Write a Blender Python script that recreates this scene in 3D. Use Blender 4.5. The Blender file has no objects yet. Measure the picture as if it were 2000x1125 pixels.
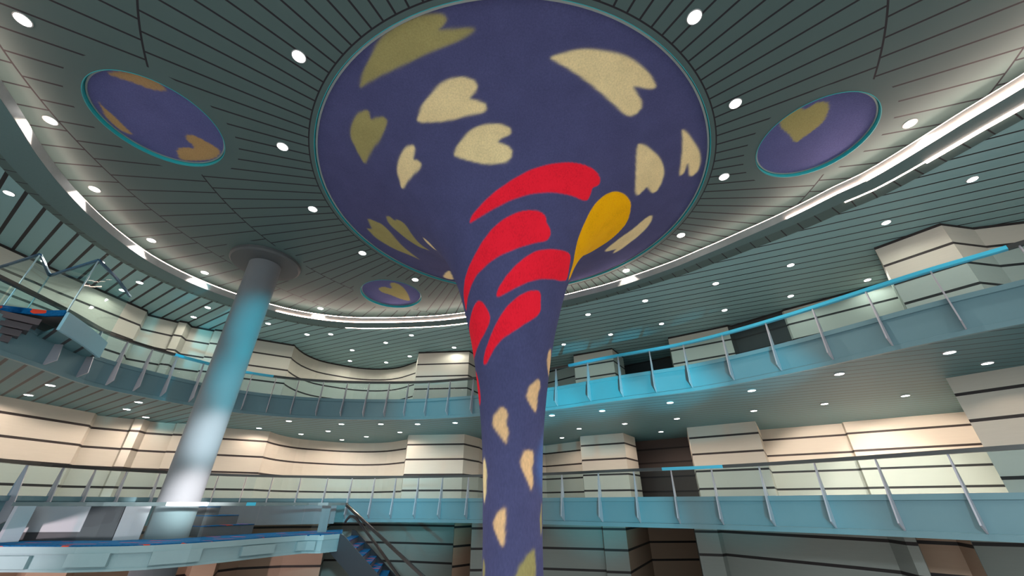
import bpy, bmesh, math, json
import numpy as np
from mathutils import Vector

S = bpy.context.scene
S.cycles.transparent_max_bounces = 48
COL = S.collection
EYE = 3.25                      # eye height above the lowest floor
rad = math.radians

# ------------------------------------------------------------------ camera, world, big lights
cam_data = bpy.data.cameras.new('camera')
cam_data.sensor_width = 36.0
cam_data.lens = 757.0 / 2000.0 * 36.0
cam_data.clip_end = 200
cam = bpy.data.objects.new('camera', cam_data)
cam.location = (0, 0, EYE)
cam.rotation_euler = (rad(90 + 29.11), 0, 0)
COL.objects.link(cam)
S.camera = cam

W = bpy.data.worlds.new('world'); S.world = W; W.use_nodes = True
bg = W.node_tree.nodes['Background']
bg.inputs['Color'].default_value = (0.60, 0.70, 0.72, 1)
bg.inputs['Strength'].default_value = 1.9

vs = S.view_settings
vs.view_transform = 'Standard'
try: vs.look = 'None'
except Exception: pass
vs.gamma = 1.0
vs.use_curve_mapping = False
vs.exposure = 0.0

def spot(name, loc, target, energy, color, angle, blend=0.6, size=0.15):
    l = bpy.data.lights.new(name, 'SPOT')
    l.energy = energy; l.color = color; l.spot_size = rad(angle); l.spot_blend = blend; l.shadow_soft_size = size
    o = bpy.data.objects.new(name, l)
    o.location = loc
    o.rotation_euler = (Vector(target) - Vector(loc)).to_track_quat('-Z', 'Y').to_euler()
    COL.objects.link(o)
    return o
# unseen spots added for their tint: cyan on the balcony fronts and the column, white and pink low down
CY = (0.0, 0.72, 0.90)
for tx, ty, tz, en, ang in [(0.9, 12.1, 2.5, 15000, 11), (2.6, 10.9, 2.5, 15000, 11), (4.3, 9.9, 2.5, 12000, 11), (5.8, 8.6, 2.5, 4500, 11),
                            (-2.6, 13.3, 2.5, 4500, 11), (2.6, 10.9, -0.3, 3600, 16), (5.4, 8.9, -0.3, 1700, 16), (-2.4, 13.3, -0.3, 3000, 14)]:
    spot('added_cyan_spot', (tx*0.4+1.2, -1.0, EYE - 2.7), (tx, ty, EYE + tz), en, CY, ang, 0.9, 0.05)
spot('added_cyan_spot', (2.6, 3.0, EYE - 1.6), (-7.25, 10.05, EYE + 4.4), 12000, CY, 9, 1.0)
spot('added_cyan_spot', (2.6, 3.0, EYE - 1.6), (-7.25, 10.05, EYE + 2.9), 11000, CY, 9, 1.0)
spot('added_cyan_spot', (2.6, 3.0, EYE - 1.6), (-7.25, 10.05, EYE + 1.5), 6500, CY, 9, 1.0)
for zz, en in ((0.1, 24000), (1.4, 13000)):
    spot('added_white_spot', (1.5, 2.0, EYE + 0.9), (-7.3, 9.95, EYE + zz), en, (1.0, 0.93, 0.92), 7.5, 1.0)
spot('added_pale_spot', (0.2, -1.0, EYE + 1.2), (-4.2, 13.4, EYE - 0.1), 5200, (0.45, 0.86, 1.0), 21, 1.0)
spot('added_pale_spot', (2.5, -1.0, EYE + 1.5), (7.4, 7.4, EYE - 0.2), 900, (0.8, 0.93, 1.0), 34, 1.0)
spot('added_pink_spot', (-11.0, 2.0, EYE - 1.0), (-9.6, 8.6, EYE - 0.6), 2300, (1.0, 0.78, 0.80), 36, 1.0)

DATA = json.loads(r'''{"ringA":[[-8.832,4.5],[-9.337,5.391],[-9.771,6.346],[-10.085,7.327],[-10.256,8.305],[-10.284,9.259],[-10.104,10.104],[-9.78,10.862],[-9.344,11.539],[-8.807,12.122],[-8.217,12.653],[-7.533,13.047],[-6.787,13.32],[-5.993,13.461],[-5.174,13.478],[-4.374,13.461],[-3.59,13.4],[-2.827,13.298],[-2.079,13.124],[-1.355,12.89],[-0.663,12.655],[0.0,12.515],[0.632,12.059],[1.241,11.804],[1.836,11.594],[2.397,11.279],[2.938,10.966],[3.445,10.604],[3.924,10.222],[4.378,9.833],[4.807,9.434],[5.196,8.999],[5.579,8.591],[5.934,8.168],[6.287,7.763],[6.619,7.351],[6.922,6.922],[7.202,6.485],[7.52,6.089],[7.743,5.626],[7.93,5.15],[8.106,4.68]],"balc":[[-9.782,7.643],[-10.053,9.051],[-9.784,10.132],[-9.344,11.136],[-8.769,12.07],[-7.953,12.727],[-6.997,13.159],[-5.963,13.392],[-4.907,13.481],[-3.865,13.48],[-2.845,13.383],[-1.845,13.126],[-0.897,12.832],[0.0,12.525],[0.849,12.14],[1.639,11.66],[2.362,11.111],[3.052,10.644],[3.729,10.245],[4.381,9.84],[4.971,9.349],[5.503,8.807],[5.986,8.239],[6.428,7.661],[6.834,7.076],[7.229,6.509],[7.636,5.966]],"dl_in":[[-7.453,3.17],[-8.881,4.949],[-9.783,6.809],[-10.092,8.829],[-9.8,10.56],[-7.228,13.153],[-3.514,3.727],[-4.738,5.573],[-4.986,7.514],[-4.399,9.463],[-3.186,11.012],[2.764,3.135],[4.116,4.588],[4.783,6.419],[4.64,8.592],[3.61,10.436],[7.72,5.018]],"dl_out":[[-11.166,6.494],[-11.717,9.285],[-11.601,10.469],[-12.575,10.969],[-10.687,12.231],[-11.752,13.026],[-9.325,13.616],[-8.345,14.709],[-7.37,14.681],[-7.171,16.556],[-5.401,15.626],[-4.114,14.791],[-7.818,18.045],[-6.133,18.277],[-4.777,17.377],[-2.553,16.217],[9.787,6.075],[9.175,7.525],[8.048,9.461],[6.376,10.533],[10.948,10.311],[9.248,11.371],[7.567,12.441],[4.52,11.705],[2.77,12.804],[5.725,13.631],[4.014,14.709],[2.238,15.84]],"dl_sof":[[-10.913,9.127],[-12.453,10.063],[-10.294,10.867],[-11.422,11.793],[-11.853,12.997],[-9.379,15.083],[-7.554,13.661],[-8.481,16.469],[-7.089,15.742],[-5.998,14.239],[-4.611,14.239],[-3.32,14.239],[-1.967,13.984],[-6.077,17.147],[-4.395,16.023],[-7.445,18.063],[1.267,12.706],[2.717,12.01],[4.379,10.929],[5.431,13.247],[7.069,8.218],[8.107,6.858],[9.482,7.486],[5.934,9.62],[8.767,11.086],[7.287,12.01],[10.203,10.144],[2.504,15.195],[2.121,17.462],[3.945,14.17],[5.799,15.9]],"prof":[[0.46,-3.4],[0.469,-0.8],[0.483,-0.2],[0.506,0.41],[0.556,1.14],[0.685,2.08],[0.825,2.83],[0.985,3.45],[1.075,3.76],[1.175,4.07],[1.27,4.3],[1.4,4.6],[1.62,5.0],[1.97,5.45],[2.42,5.83],[3.0,6.12],[3.7,6.33],[4.414,6.45]],"hearts":[["olive",[[-2.3133,11.47],[-2.2684,11.536],[-2.1717,11.666],[-2.0862,11.776],[-2.0063,11.827],[-1.937,11.829],[-1.8677,11.801],[-1.8323,11.764],[-1.8109,11.712],[-1.8119,11.656],[-1.8354,11.579],[-1.8554,11.553],[-1.8079,11.523],[-1.7456,11.493],[-1.7091,11.454],[-1.7352,11.397],[-1.799,11.343],[-1.8829,11.314],[-1.9853,11.294],[-2.0905,11.321],[-2.1912,11.383]]],["cream",[[-2.1841,10.469],[-2.1321,10.589],[-2.0531,10.703],[-1.9534,10.825],[-1.8803,10.856],[-1.8275,10.839],[-1.7802,10.774],[-1.7547,10.691],[-1.7596,10.594],[-1.8027,10.527],[-1.8185,10.489],[-1.7752,10.427],[-1.7311,10.365],[-1.7238,10.285],[-1.7534,10.226],[-1.8334,10.229],[-1.9466,10.224],[-2.0434,10.276]]],["cream",[[-1.4033,11.059],[-1.3757,11.126],[-1.3115,11.243],[-1.238,11.337],[-1.1619,11.407],[-1.0759,11.457],[-0.996,11.463],[-0.928,11.436],[-0.8846,11.392],[-0.8781,11.342],[-0.9142,11.242],[-0.9567,11.187],[-0.9765,11.138],[-0.9326,11.11],[-0.8806,11.067],[-0.8516,11.003],[-0.8468,10.877],[-0.8735,10.778],[-0.9131,10.734],[-1.0257,10.762],[-1.1765,10.856],[-1.2901,10.953],[-1.3674,11.026]]],["olive",[[-2.7273,10.833],[-2.6711,10.97],[-2.6026,11.185],[-2.5439,11.267],[-2.4752,11.293],[-2.4164,11.271],[-2.3803,11.207],[-2.3659,11.15],[-2.3885,11.093],[-2.3996,11.034],[-2.3612,10.985],[-2.3258,10.901],[-2.3293,10.82],[-2.3931,10.736],[-2.4794,10.713],[-2.5684,10.761],[-2.6474,10.785]]],["cream",[[-2.7493,9.921],[-2.637,10.102],[-2.5671,10.202],[-2.503,10.248],[-2.4077,10.271],[-2.3471,10.26],[-2.3123,10.202],[-2.3161,10.137],[-2.3638,10.078],[-2.4066,10.033],[-2.3686,9.937],[-2.3648,9.856],[-2.4158,9.818],[-2.5035,9.848],[-2.6151,9.883]]],["cream",[[-2.0752,9.666],[-2.0137,9.769],[-1.9177,9.922],[-1.8308,9.995],[-1.7411,10.024],[-1.6578,10.008],[-1.596,9.942],[-1.5791,9.873],[-1.5974,9.802],[-1.6603,9.741],[-1.6864,9.681],[-1.6314,9.647],[-1.5785,9.555],[-1.5719,9.429],[-1.621,9.34],[-1.6857,9.323],[-1.7984,9.323],[-1.8864,9.398],[-1.9848,9.522]]],["cream",[[-0.6844,10.56],[-0.667,10.627],[-0.6068,10.708],[-0.5048,10.818],[-0.398,10.897],[-0.3237,10.91],[-0.2397,10.854],[-0.1791,10.76],[-0.1907,10.628],[-0.2394,10.554],[-0.2797,10.511],[-0.2562,10.415],[-0.2169,10.278],[-0.3038,10.211],[-0.4656,10.29],[-0.6122,10.439]]],["cream",[[-0.5803,11.383],[-0.5483,11.442],[-0.4592,11.556],[-0.3674,11.667],[-0.2996,11.71],[-0.2374,11.68],[-0.213,11.564],[-0.2328,11.486],[-0.2911,11.448],[-0.3334,11.415],[-0.2678,11.374],[-0.2454,11.286],[-0.2899,11.255],[-0.3975,11.285],[-0.4948,11.338]]],["cream",[[0.0809,10.899],[0.0993,10.952],[0.1559,11.014],[0.2363,11.038],[0.3393,11.03],[0.4245,10.988],[0.5503,10.994],[0.6078,10.927],[0.5468,10.807],[0.5239,10.811],[0.5457,10.688],[0.574,10.495],[0.5478,10.378],[0.4528,10.347],[0.3331,10.403],[0.2344,10.561],[0.1372,10.682],[0.0893,10.802]]],["red",[[-2.1795,8.337],[-2.1187,8.464],[-1.9455,8.626],[-1.755,8.819],[-1.5761,9.006],[-1.4026,9.212],[-1.2425,9.374],[-1.0849,9.517],[-0.9334,9.625],[-0.7897,9.666],[-0.6919,9.619],[-0.6579,9.518],[-0.7122,9.373],[-0.6813,9.281],[-0.6609,9.133],[-0.7422,9.047],[-0.8967,9.0],[-1.1233,8.902],[-1.3274,8.796],[-1.5072,8.686],[-1.6987,8.558],[-1.8877,8.445]]],["red",[[-2.8856,6.87],[-2.8132,7.113],[-2.7323,7.21],[-2.589,7.374],[-2.4003,7.545],[-2.2064,7.712],[-2.0259,7.922],[-1.8362,8.141],[-1.6607,8.305],[-1.4857,8.422],[-1.3345,8.483],[-1.2146,8.483],[-1.1292,8.411],[-1.1137,8.31],[-1.0376,8.22],[-1.0055,8.093],[-1.0446,7.965],[-1.2355,7.855],[-1.443,7.744],[-1.6563,7.637],[-1.862,7.543],[-2.0737,7.413],[-2.257,7.319],[-2.413,7.19],[-2.619,7.019],[-2.8308,6.811]]],["red",[[-1.8959,6.815],[-1.8492,6.941],[-1.6949,7.162],[-1.5332,7.366],[-1.3603,7.56],[-1.1947,7.713],[-1.0168,7.804],[-0.7834,7.909],[-0.5511,7.997],[-0.4426,7.978],[-0.3833,7.8],[-0.2578,7.551],[-0.52,7.367],[-0.8369,7.265],[-1.1017,7.173],[-1.332,7.054],[-1.5867,6.908],[-1.8285,6.791]]],["red",[[-2.4254,5.619],[-2.3615,5.778],[-2.1699,6.002],[-1.9337,6.311],[-1.6816,6.605],[-1.4388,6.809],[-1.2331,6.926],[-1.058,6.962],[-0.9972,6.911],[-0.98,6.733],[-0.9427,6.593],[-1.0409,6.453],[-1.2491,6.32],[-1.5209,6.148],[-1.8067,6.015],[-2.0125,5.867],[-2.2799,5.61]]],["red",[[-3.1047,6.03],[-3.1245,6.384],[-2.7382,6.574],[-2.5018,6.745],[-2.3229,6.834],[-2.2091,6.776],[-2.1345,6.637],[-2.0637,6.475],[-2.086,6.362],[-2.2334,6.186],[-2.4845,6.035],[-2.7594,5.892],[-3.0998,5.823]]],["red",[[-2.9836,5.636],[-2.8105,5.473],[-2.7267,5.178],[-2.7641,5.001],[-2.9557,4.935],[-3.0876,5.092],[-3.0911,5.38]]],["yellow",[[-0.1434,7.607],[-0.233,7.728],[-0.2662,7.983],[-0.3841,8.154],[-0.4626,8.427],[-0.5076,8.795],[-0.5384,9.104],[-0.5331,9.331],[-0.5073,9.528],[-0.4653,9.705],[-0.3911,9.869],[-0.2844,10.012],[-0.1869,10.115],[-0.0686,10.153],[0.0964,10.202],[0.2141,10.143],[0.3508,10.041],[0.4529,9.876],[0.5565,9.703],[0.5449,9.374],[0.0056,8.303],[-0.0691,7.993],[-0.0858,7.744]]],["olive",[[2.4194,11.04],[2.4941,11.058],[2.5711,11.206],[2.6501,11.334],[2.7386,11.422],[2.7973,11.447],[2.8427,11.437],[2.8951,11.439],[2.8855,11.291],[2.9467,11.218],[3.0069,11.161],[2.9968,10.999],[2.9618,10.792],[2.8766,10.723],[2.7687,10.774],[2.6649,10.855],[2.5401,10.928]]],["olive",[[2.613,9.882],[2.6476,10.173],[2.736,10.3],[2.8399,10.393],[2.9412,10.5],[3.0184,10.537],[3.0904,10.488],[3.1068,10.36],[3.0575,10.283],[3.0944,10.176],[3.0901,10.022],[3.0241,9.952],[2.9159,9.948],[2.7806,9.975],[2.6817,9.961]]],["cream",[[2.9723,9.497],[2.9677,9.268],[2.8793,9.133],[2.8647,9.052],[2.7942,9.341],[2.8587,9.483]]],["cream",[[2.1376,11.657],[2.1689,10.835],[2.0981,11.26],[2.0426,11.655],[2.0992,11.727]]],["sand",[[-0.7531,5.351],[-0.7061,5.196],[-0.8057,5.032],[-0.7709,4.916],[-0.8167,4.78],[-0.9479,4.829],[-1.1116,4.949],[-1.1837,5.032],[-1.113,5.17],[-0.9423,5.291]]],["sand",[[-1.885,4.84],[-1.7553,4.793],[-1.717,4.68],[-1.7624,4.563],[-1.7,4.458],[-1.7236,4.336],[-1.7689,4.256],[-1.936,4.367],[-2.1438,4.498],[-2.2376,4.574],[-2.1914,4.684],[-2.0278,4.79]]],["sand",[[-0.996,4.176],[-0.8527,4.149],[-0.8489,4.017],[-0.9211,3.91],[-0.8584,3.784],[-0.8786,3.657],[-0.936,3.57],[-1.086,3.705],[-1.2415,3.854],[-1.3168,3.955],[-1.3007,4.072],[-1.1852,4.153]]],["sand",[[-1.8425,3.361],[-1.7742,3.295],[-1.785,3.18],[-1.8422,3.1],[-1.7915,3.022],[-1.8311,2.911],[-1.9175,2.841],[-2.0738,2.963],[-2.2091,3.085],[-2.2228,3.166],[-2.1386,3.247]]],["cream",[[-2.7334,4.087],[-2.5982,4.001],[-2.5497,3.841],[-2.58,3.636],[-2.6586,3.462],[-2.7683,3.413],[-2.9222,3.59],[-2.9223,3.852],[-2.8662,4.011]]],["sand",[[-0.2877,6.031],[-0.4538,5.937],[-0.5162,5.775],[-0.4156,5.621],[-0.2118,5.496],[-0.0478,5.579]]],["olive",[[-0.2897,3.444],[-0.5033,3.197],[-0.4135,2.965],[-0.2956,3.009],[-0.3047,3.216]]],["olive",[[-0.8505,2.82],[-0.7846,2.761],[-0.754,2.623],[-0.8113,2.395],[-1.5922,2.414],[-1.377,2.608],[-1.149,2.727]]],["olive",[[-2.8218,2.693],[-2.6404,2.606],[-2.6748,2.437],[-2.8951,2.424]]]],"med":[["L",[-6.865,5.032],1.071,[["sandd",[[-0.17,-0.977],[0.102,-1.002],[0.38,-0.947],[0.576,-0.821],[0.629,-0.658],[0.547,-0.632],[0.352,-0.658],[0.173,-0.773],[-0.016,-0.869],[-0.123,-0.916]]],["brown",[[-0.794,-0.454],[-0.846,-0.348],[-0.805,-0.127],[-0.815,0.146],[-0.804,0.331],[-0.972,0.248],[-1.005,-0.089]]],["brown",[[0.235,0.331],[0.389,0.311],[0.547,0.481],[0.72,0.726],[0.452,0.937],[0.031,1.009],[-0.36,0.985],[-0.255,0.749],[-0.15,0.658],[0.046,0.635],[0.174,0.681],[0.219,0.569],[0.176,0.459]]]]],["R",[6.126,5.392],1.032,[["olive",[[-0.241,0.186],[-0.513,-0.05],[-0.727,-0.174],[-0.846,-0.274],[-0.896,-0.449],[-0.858,-0.599],[-0.736,-0.661],[-0.623,-0.636],[-0.555,-0.607],[-0.518,-0.672],[-0.452,-0.762],[-0.321,-0.779],[-0.2,-0.744],[-0.086,-0.562],[-0.033,-0.372],[-0.06,-0.194],[-0.154,-0.029]]]]],["B",[-4.255,12.067],1.026,[["olive",[[-0.418,-0.247],[-0.284,-0.391],[-0.114,-0.416],[-0.002,-0.306],[0.108,-0.306],[0.094,-0.582],[0.144,-0.688],[0.288,-0.705],[0.446,-0.541],[0.526,-0.204],[0.556,0.195],[0.5,0.662],[0.333,0.595],[0.117,0.425],[-0.108,0.149],[-0.321,0.015]]]]]]}''')
H, DY, RD = 6.45, 7.286, 4.414       # inner ceiling height over the eye, dome axis, dome radius
Z1, Z2 = 2.455, 6.03                 # lower soffit and upper plank ceiling, over the eye

# ------------------------------------------------------------------ helpers
def lin(c):
    return tuple((v/255/12.92) if v/255 <= 0.04045 else ((v/255+0.055)/1.055)**2.4 for v in c)

def new_mat(name):
    m = bpy.data.materials.new(name); m.use_nodes = True
    nt = m.node_tree
    return m, nt, nt.nodes['Principled BSDF']

def setin(b, **kw):
    for k, v in kw.items():
        k = {'rough': 'Roughness', 'metal': 'Metallic', 'spec': 'Specular IOR Level', 'sheen': 'Sheen Weight'}[k]
        if k in b.inputs: b.inputs[k].default_value = v

def plain(name, rgb, rough=0.5, metal=0.0, noise=0.06, scale=6.0, spec=0.5):
    m, nt, b = new_mat(name)
    N, L = nt.nodes, nt.links
    tc = N.new('ShaderNodeTexCoord'); nz = N.new('ShaderNodeTexNoise')
    nz.inputs['Scale'].default_value = scale; nz.inputs['Detail'].default_value = 4
    L.new(tc.outputs['Object'], nz.inputs['Vector'])
    mp = N.new('ShaderNodeMapRange')
    mp.inputs['To Min'].default_value = 1 - noise; mp.inputs['To Max'].default_value = 1 + noise
    L.new(nz.outputs['Fac'], mp.inputs['Value'])
    mx = N.new('ShaderNodeVectorMath'); mx.operation = 'SCALE'
    mx.inputs[0].default_value = rgb
    L.new(mp.outputs['Result'], mx.inputs['Scale'])
    L.new(mx.outputs['Vector'], b.inputs['Base Color'])
    setin(b, rough=rough, metal=metal, spec=spec)
    return m

def emit(name, rgb, strength):
    m, nt, b = new_mat(name)
    nt.nodes.remove(b)
    e = nt.nodes.new('ShaderNodeEmission')
    e.inputs['Color'].default_value = (*rgb, 1); e.inputs['Strength'].default_value = strength
    nt.links.new(e.outputs[0], nt.nodes['Material Output'].inputs['Surface'])
    return m

def glass_mat(name, tint=(0.78, 0.895, 0.93), refl=0.10):
    m, nt, b = new_mat(name)
    N, L = nt.nodes, nt.links
    N.remove(b)
    t = N.new('ShaderNodeBsdfTransparent'); t.inputs['Color'].default_value = (*tint, 1)
    g = N.new('ShaderNodeBsdfGlossy'); g.inputs['Roughness'].default_value = 0.02
    g.inputs['Color'].default_value = (0.9, 1, 1, 1)
    lw = N.new('ShaderNodeLayerWeight'); lw.inputs['Blend'].default_value = refl
    mx = N.new('ShaderNodeMixShader')
    gm = N.new('ShaderNodeNewGeometry'); mm = N.new('ShaderNodeMath'); mm.operation = 'MULTIPLY_ADD'
    mm.inputs[1].default_value = -1; mm.inputs[2].default_value = 1
    L.new(gm.outputs['Backfacing'], mm.inputs[0])
    m2 = N.new('ShaderNodeMath'); m2.operation = 'MULTIPLY'
    L.new(lw.outputs['Fresnel'], m2.inputs[0]); L.new(mm.outputs[0], m2.inputs[1])
    L.new(m2.outputs[0], mx.inputs['Fac'])
    L.new(t.outputs[0], mx.inputs[1]); L.new(g.outputs[0], mx.inputs[2])
    L.new(mx.outputs[0], N['Material Output'].inputs['Surface'])
    return m

class NB:
    """tiny expression builder for shader math"""
    def __init__(s, nt): s.nt = nt
    def m(s, op, a, b=None, c=None):
        n = s.nt.nodes.new('ShaderNodeMath'); n.operation = op
        for i, v in enumerate((a, b, c)):
            if v is None: continue
            if isinstance(v, (int, float)): n.inputs[i].default_value = v
            else: s.nt.links.new(v, n.inputs[i])
        return n.outputs[0]
    def pos(s):
        g = s.nt.nodes.new('ShaderNodeNewGeometry'); x = s.nt.nodes.new('ShaderNodeSeparateXYZ')
        s.nt.links.new(g.outputs['Position'], x.inputs[0])
        return x.outputs[0], x.outputs[1], x.outputs[2]
    def noise(s, scale, detail=3, vec=None):
        n = s.nt.nodes.new('ShaderNodeTexNoise'); n.inputs['Scale'].default_value = scale; n.inputs['Detail'].default_value = detail
        if vec is None:
            g = s.nt.nodes.new('ShaderNodeNewGeometry'); vec = g.outputs['Position']
        s.nt.links.new(vec, n.inputs['Vector']); return n.outputs['Fac']
    def mix(s, fac, a, b):
        n = s.nt.nodes.new('ShaderNodeMix'); n.data_type = 'RGBA'
        for k, v in (('Factor', fac), ('A', a), ('B', b)):
            sock = [q for q in n.inputs if q.name == k and (q.type == 'RGBA' or k == 'Factor')][0]
            if isinstance(v, tuple): sock.default_value = (*v, 1)
            elif isinstance(v, (int, float)): sock.default_value = v
            else: s.nt.links.new(v, sock)
        return [q for q in n.outputs if q.type == 'RGBA'][0]
    def scale(s, col, f):
        n = s.nt.nodes.new('ShaderNodeVectorMath'); n.operation = 'SCALE'
        if isinstance(col, tuple): n.inputs[0].default_value = col
        else: s.nt.links.new(col, n.inputs[0])
        s.nt.links.new(f, n.inputs['Scale']); return n.outputs[0]
    def tone(s, base, amt=0.08, scale=1.2):
        f = s.m('MULTIPLY_ADD', s.noise(scale), 2*amt, 1-amt)
        return s.scale(base, f)

def link(ob, parent=None):
    COL.objects.link(ob)
    if parent is not None: ob.parent = parent
    return ob

def mesh_obj(name, verts, faces, mat, parent=None, smooth=False, mats=None, fmat=None):
    me = bpy.data.meshes.new(name)
    me.from_pydata([tuple(map(float, v)) for v in verts], [], faces)
    for m in (mats or [mat]): me.materials.append(m)
    if fmat:
        for p, k in zip(me.polygons, fmat): p.material_index = k
    if smooth:
        for p in me.polygons: p.use_smooth = True
    bm = bmesh.new(); bm.from_mesh(me)
    bmesh.ops.recalc_face_normals(bm, faces=bm.faces); bm.to_mesh(me); bm.free()
    me.update()
    return link(bpy.data.objects.new(name, me), parent)

def empty(name, loc=(0, 0, 0)):
    o = bpy.data.objects.new(name, None); o.location = loc; o.empty_display_size = 0.2
    return link(o)

def tag(o, label=None, cat=None, group=None, kind=None):
    for k, v in (('label', label), ('category', cat), ('group', group), ('kind', kind)):
        if v: o[k] = v
    return o

def E(z): return z + EYE         # heights in the notes are taken from eye level

def resample(pts, step=0.15):
    P = np.array(pts, float); Q = np.vstack([2*P[0]-P[1], P, 2*P[-1]-P[-2]]); o = []
    for i in range(1, len(Q)-2):
        p0, p1, p2, p3 = Q[i-1:i+3]; n = max(2, int(np.hypot(*(p2-p1))/step))
        for u in np.linspace(0, 1, n, endpoint=False):
            o.append(.5*((2*p1)+(p2-p0)*u+(2*p0-5*p1+4*p2-p3)*u*u+(3*p1-p0-3*p2+p3)*u**3))
    o.append(P[-1]); return np.array(o)

def normals(P):
    d = np.gradient(P, axis=0); d /= np.linalg.norm(d, axis=1)[:, None]
    return np.c_[d[:, 1], -d[:, 0]]          # to the right of travel: the atrium side

def sweep(name, path, prof, mat, parent=None, closed=True, smooth=False, caps=True, mats=None, fmat=None):
    """prof: list of (offset to the atrium side, height over eye)"""
    P = np.asarray(path, float); n = normals(P); k = len(prof)
    V = []; F = []; FM = []
    for p, q in zip(P, n):
        for o, z in prof: V.append((p[0]+q[0]*o, p[1]+q[1]*o, E(z)))
    for i in range(len(P)-1):
        for j in range(k if closed else k-1):
            a = i*k+j; b = i*k+(j+1) % k
            F.append((a, b, b+k, a+k)); FM.append(fmat[j] if fmat else 0)
    if closed and caps:
        F.append(tuple(range(k))); F.append(tuple(range((len(P)-1)*k, len(P)*k))); FM += [0, 0]
    return mesh_obj(name, V, F, mat, parent, smooth, mats, FM if fmat else None)

def box(c, s, rz=0.0):
    """verts, faces of a box centred at c, z over eye"""
    V = []
    ca, sa = math.cos(rz), math.sin(rz)
    for dx in (-.5, .5):
        for dy in (-.5, .5):
            for dz in (-.5, .5):
                x, y = dx*s[0], dy*s[1]
                V.append((c[0]+x*ca-y*sa, c[1]+x*sa+y*ca, E(c[2])+dz*s[2]))
    F = [(0, 1, 3, 2), (4, 6, 7, 5), (0, 4, 5, 1), (2, 3, 7, 6), (0, 2, 6, 4), (1, 5, 7, 3)]
    return V, F

class MB:
    def __init__(s): s.V = []; s.F = []; s.M = []
    def add(s, vf, m=0):
        n = len(s.V); s.V += vf[0]; s.F += [tuple(i+n for i in f) for f in vf[1]]; s.M += [m]*len(vf[1]); return s
    def prism(s, poly, z0, z1, m=0):
        """poly: plan points, extruded from z0 to z1 over eye"""
        k = len(poly); V = [(x, y, E(z0)) for x, y in poly] + [(x, y, E(z1)) for x, y in poly]
        F = [tuple(range(k)), tuple(range(k, 2*k))] + [(i, (i+1) % k, k+(i+1) % k, k+i) for i in range(k)]
        return s.add((V, F), m)
    def build(s, name, mats, parent=None, smooth=False):
        mats = mats if isinstance(mats, list) else [mats]
        return mesh_obj(name, s.V, s.F, mats[0], parent, smooth, mats, s.M)

def tube(path, r, k=8):
    """tube along 3-D points, z over eye"""
    P = [Vector((x, y, E(z))) for x, y, z in path]; V = []; F = []
    for i, p in enumerate(P):
        d = (P[min(i+1, len(P)-1)]-P[max(i-1, 0)]).normalized()
        a = d.orthogonal().normalized() if abs(d.z) > .9 else d.cross(Vector((0, 0, 1))).normalized()
        b = d.cross(a)
        for j in range(k):
            t = 2*math.pi*j/k; V.append(tuple(p+(a*math.cos(t)+b*math.sin(t))*r))
    for i in range(len(P)-1):
        for j in range(k):
            F.append((i*k+j, i*k+(j+1) % k, (i+1)*k+(j+1) % k, (i+1)*k+j))
    F.append(tuple(range(k))); F.append(tuple(range((len(P)-1)*k, len(P)*k)))
    return V, F

def ribbon(path3, w, h):
    """flat bar (width w level, height h) along 3-D points, z over eye"""
    P = np.array(path3, float); n = normals(P[:, :2]); V = []; F = []
    for p, q in zip(P, n):
        for o, z in ((-w/2, -h/2), (w/2, -h/2), (w/2, h/2), (-w/2, h/2)):
            V.append((p[0]+q[0]*o, p[1]+q[1]*o, E(p[2]+z)))
    for i in range(len(P)-1):
        for j in range(4): F.append((i*4+j, i*4+(j+1) % 4, i*4+4+(j+1) % 4, i*4+4+j))
    F.append((0, 1, 2, 3)); m = 4*len(P)-4; F.append((m, m+1, m+2, m+3))
    return V, F

def lathe(prof, n=64, c=(0, 0)):
    """prof: (r, z over eye)"""
    k = len(prof); V = []; F = []
    for i in range(n):
        t = 2*math.pi*i/n
        for r, z in prof: V.append((c[0]+r*math.cos(t), c[1]+r*math.sin(t), E(z)))
    for i in range(n):
        for j in range(k-1):
            a = i*k+j; b = ((i+1) % n)*k+j
            F.append((a, b, b+1, a+1))
    return V, F

# ------------------------------------------------------------------ materials
DARK = lin((34, 32, 38))
CEIL = (0.080, 0.128, 0.125)

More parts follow.
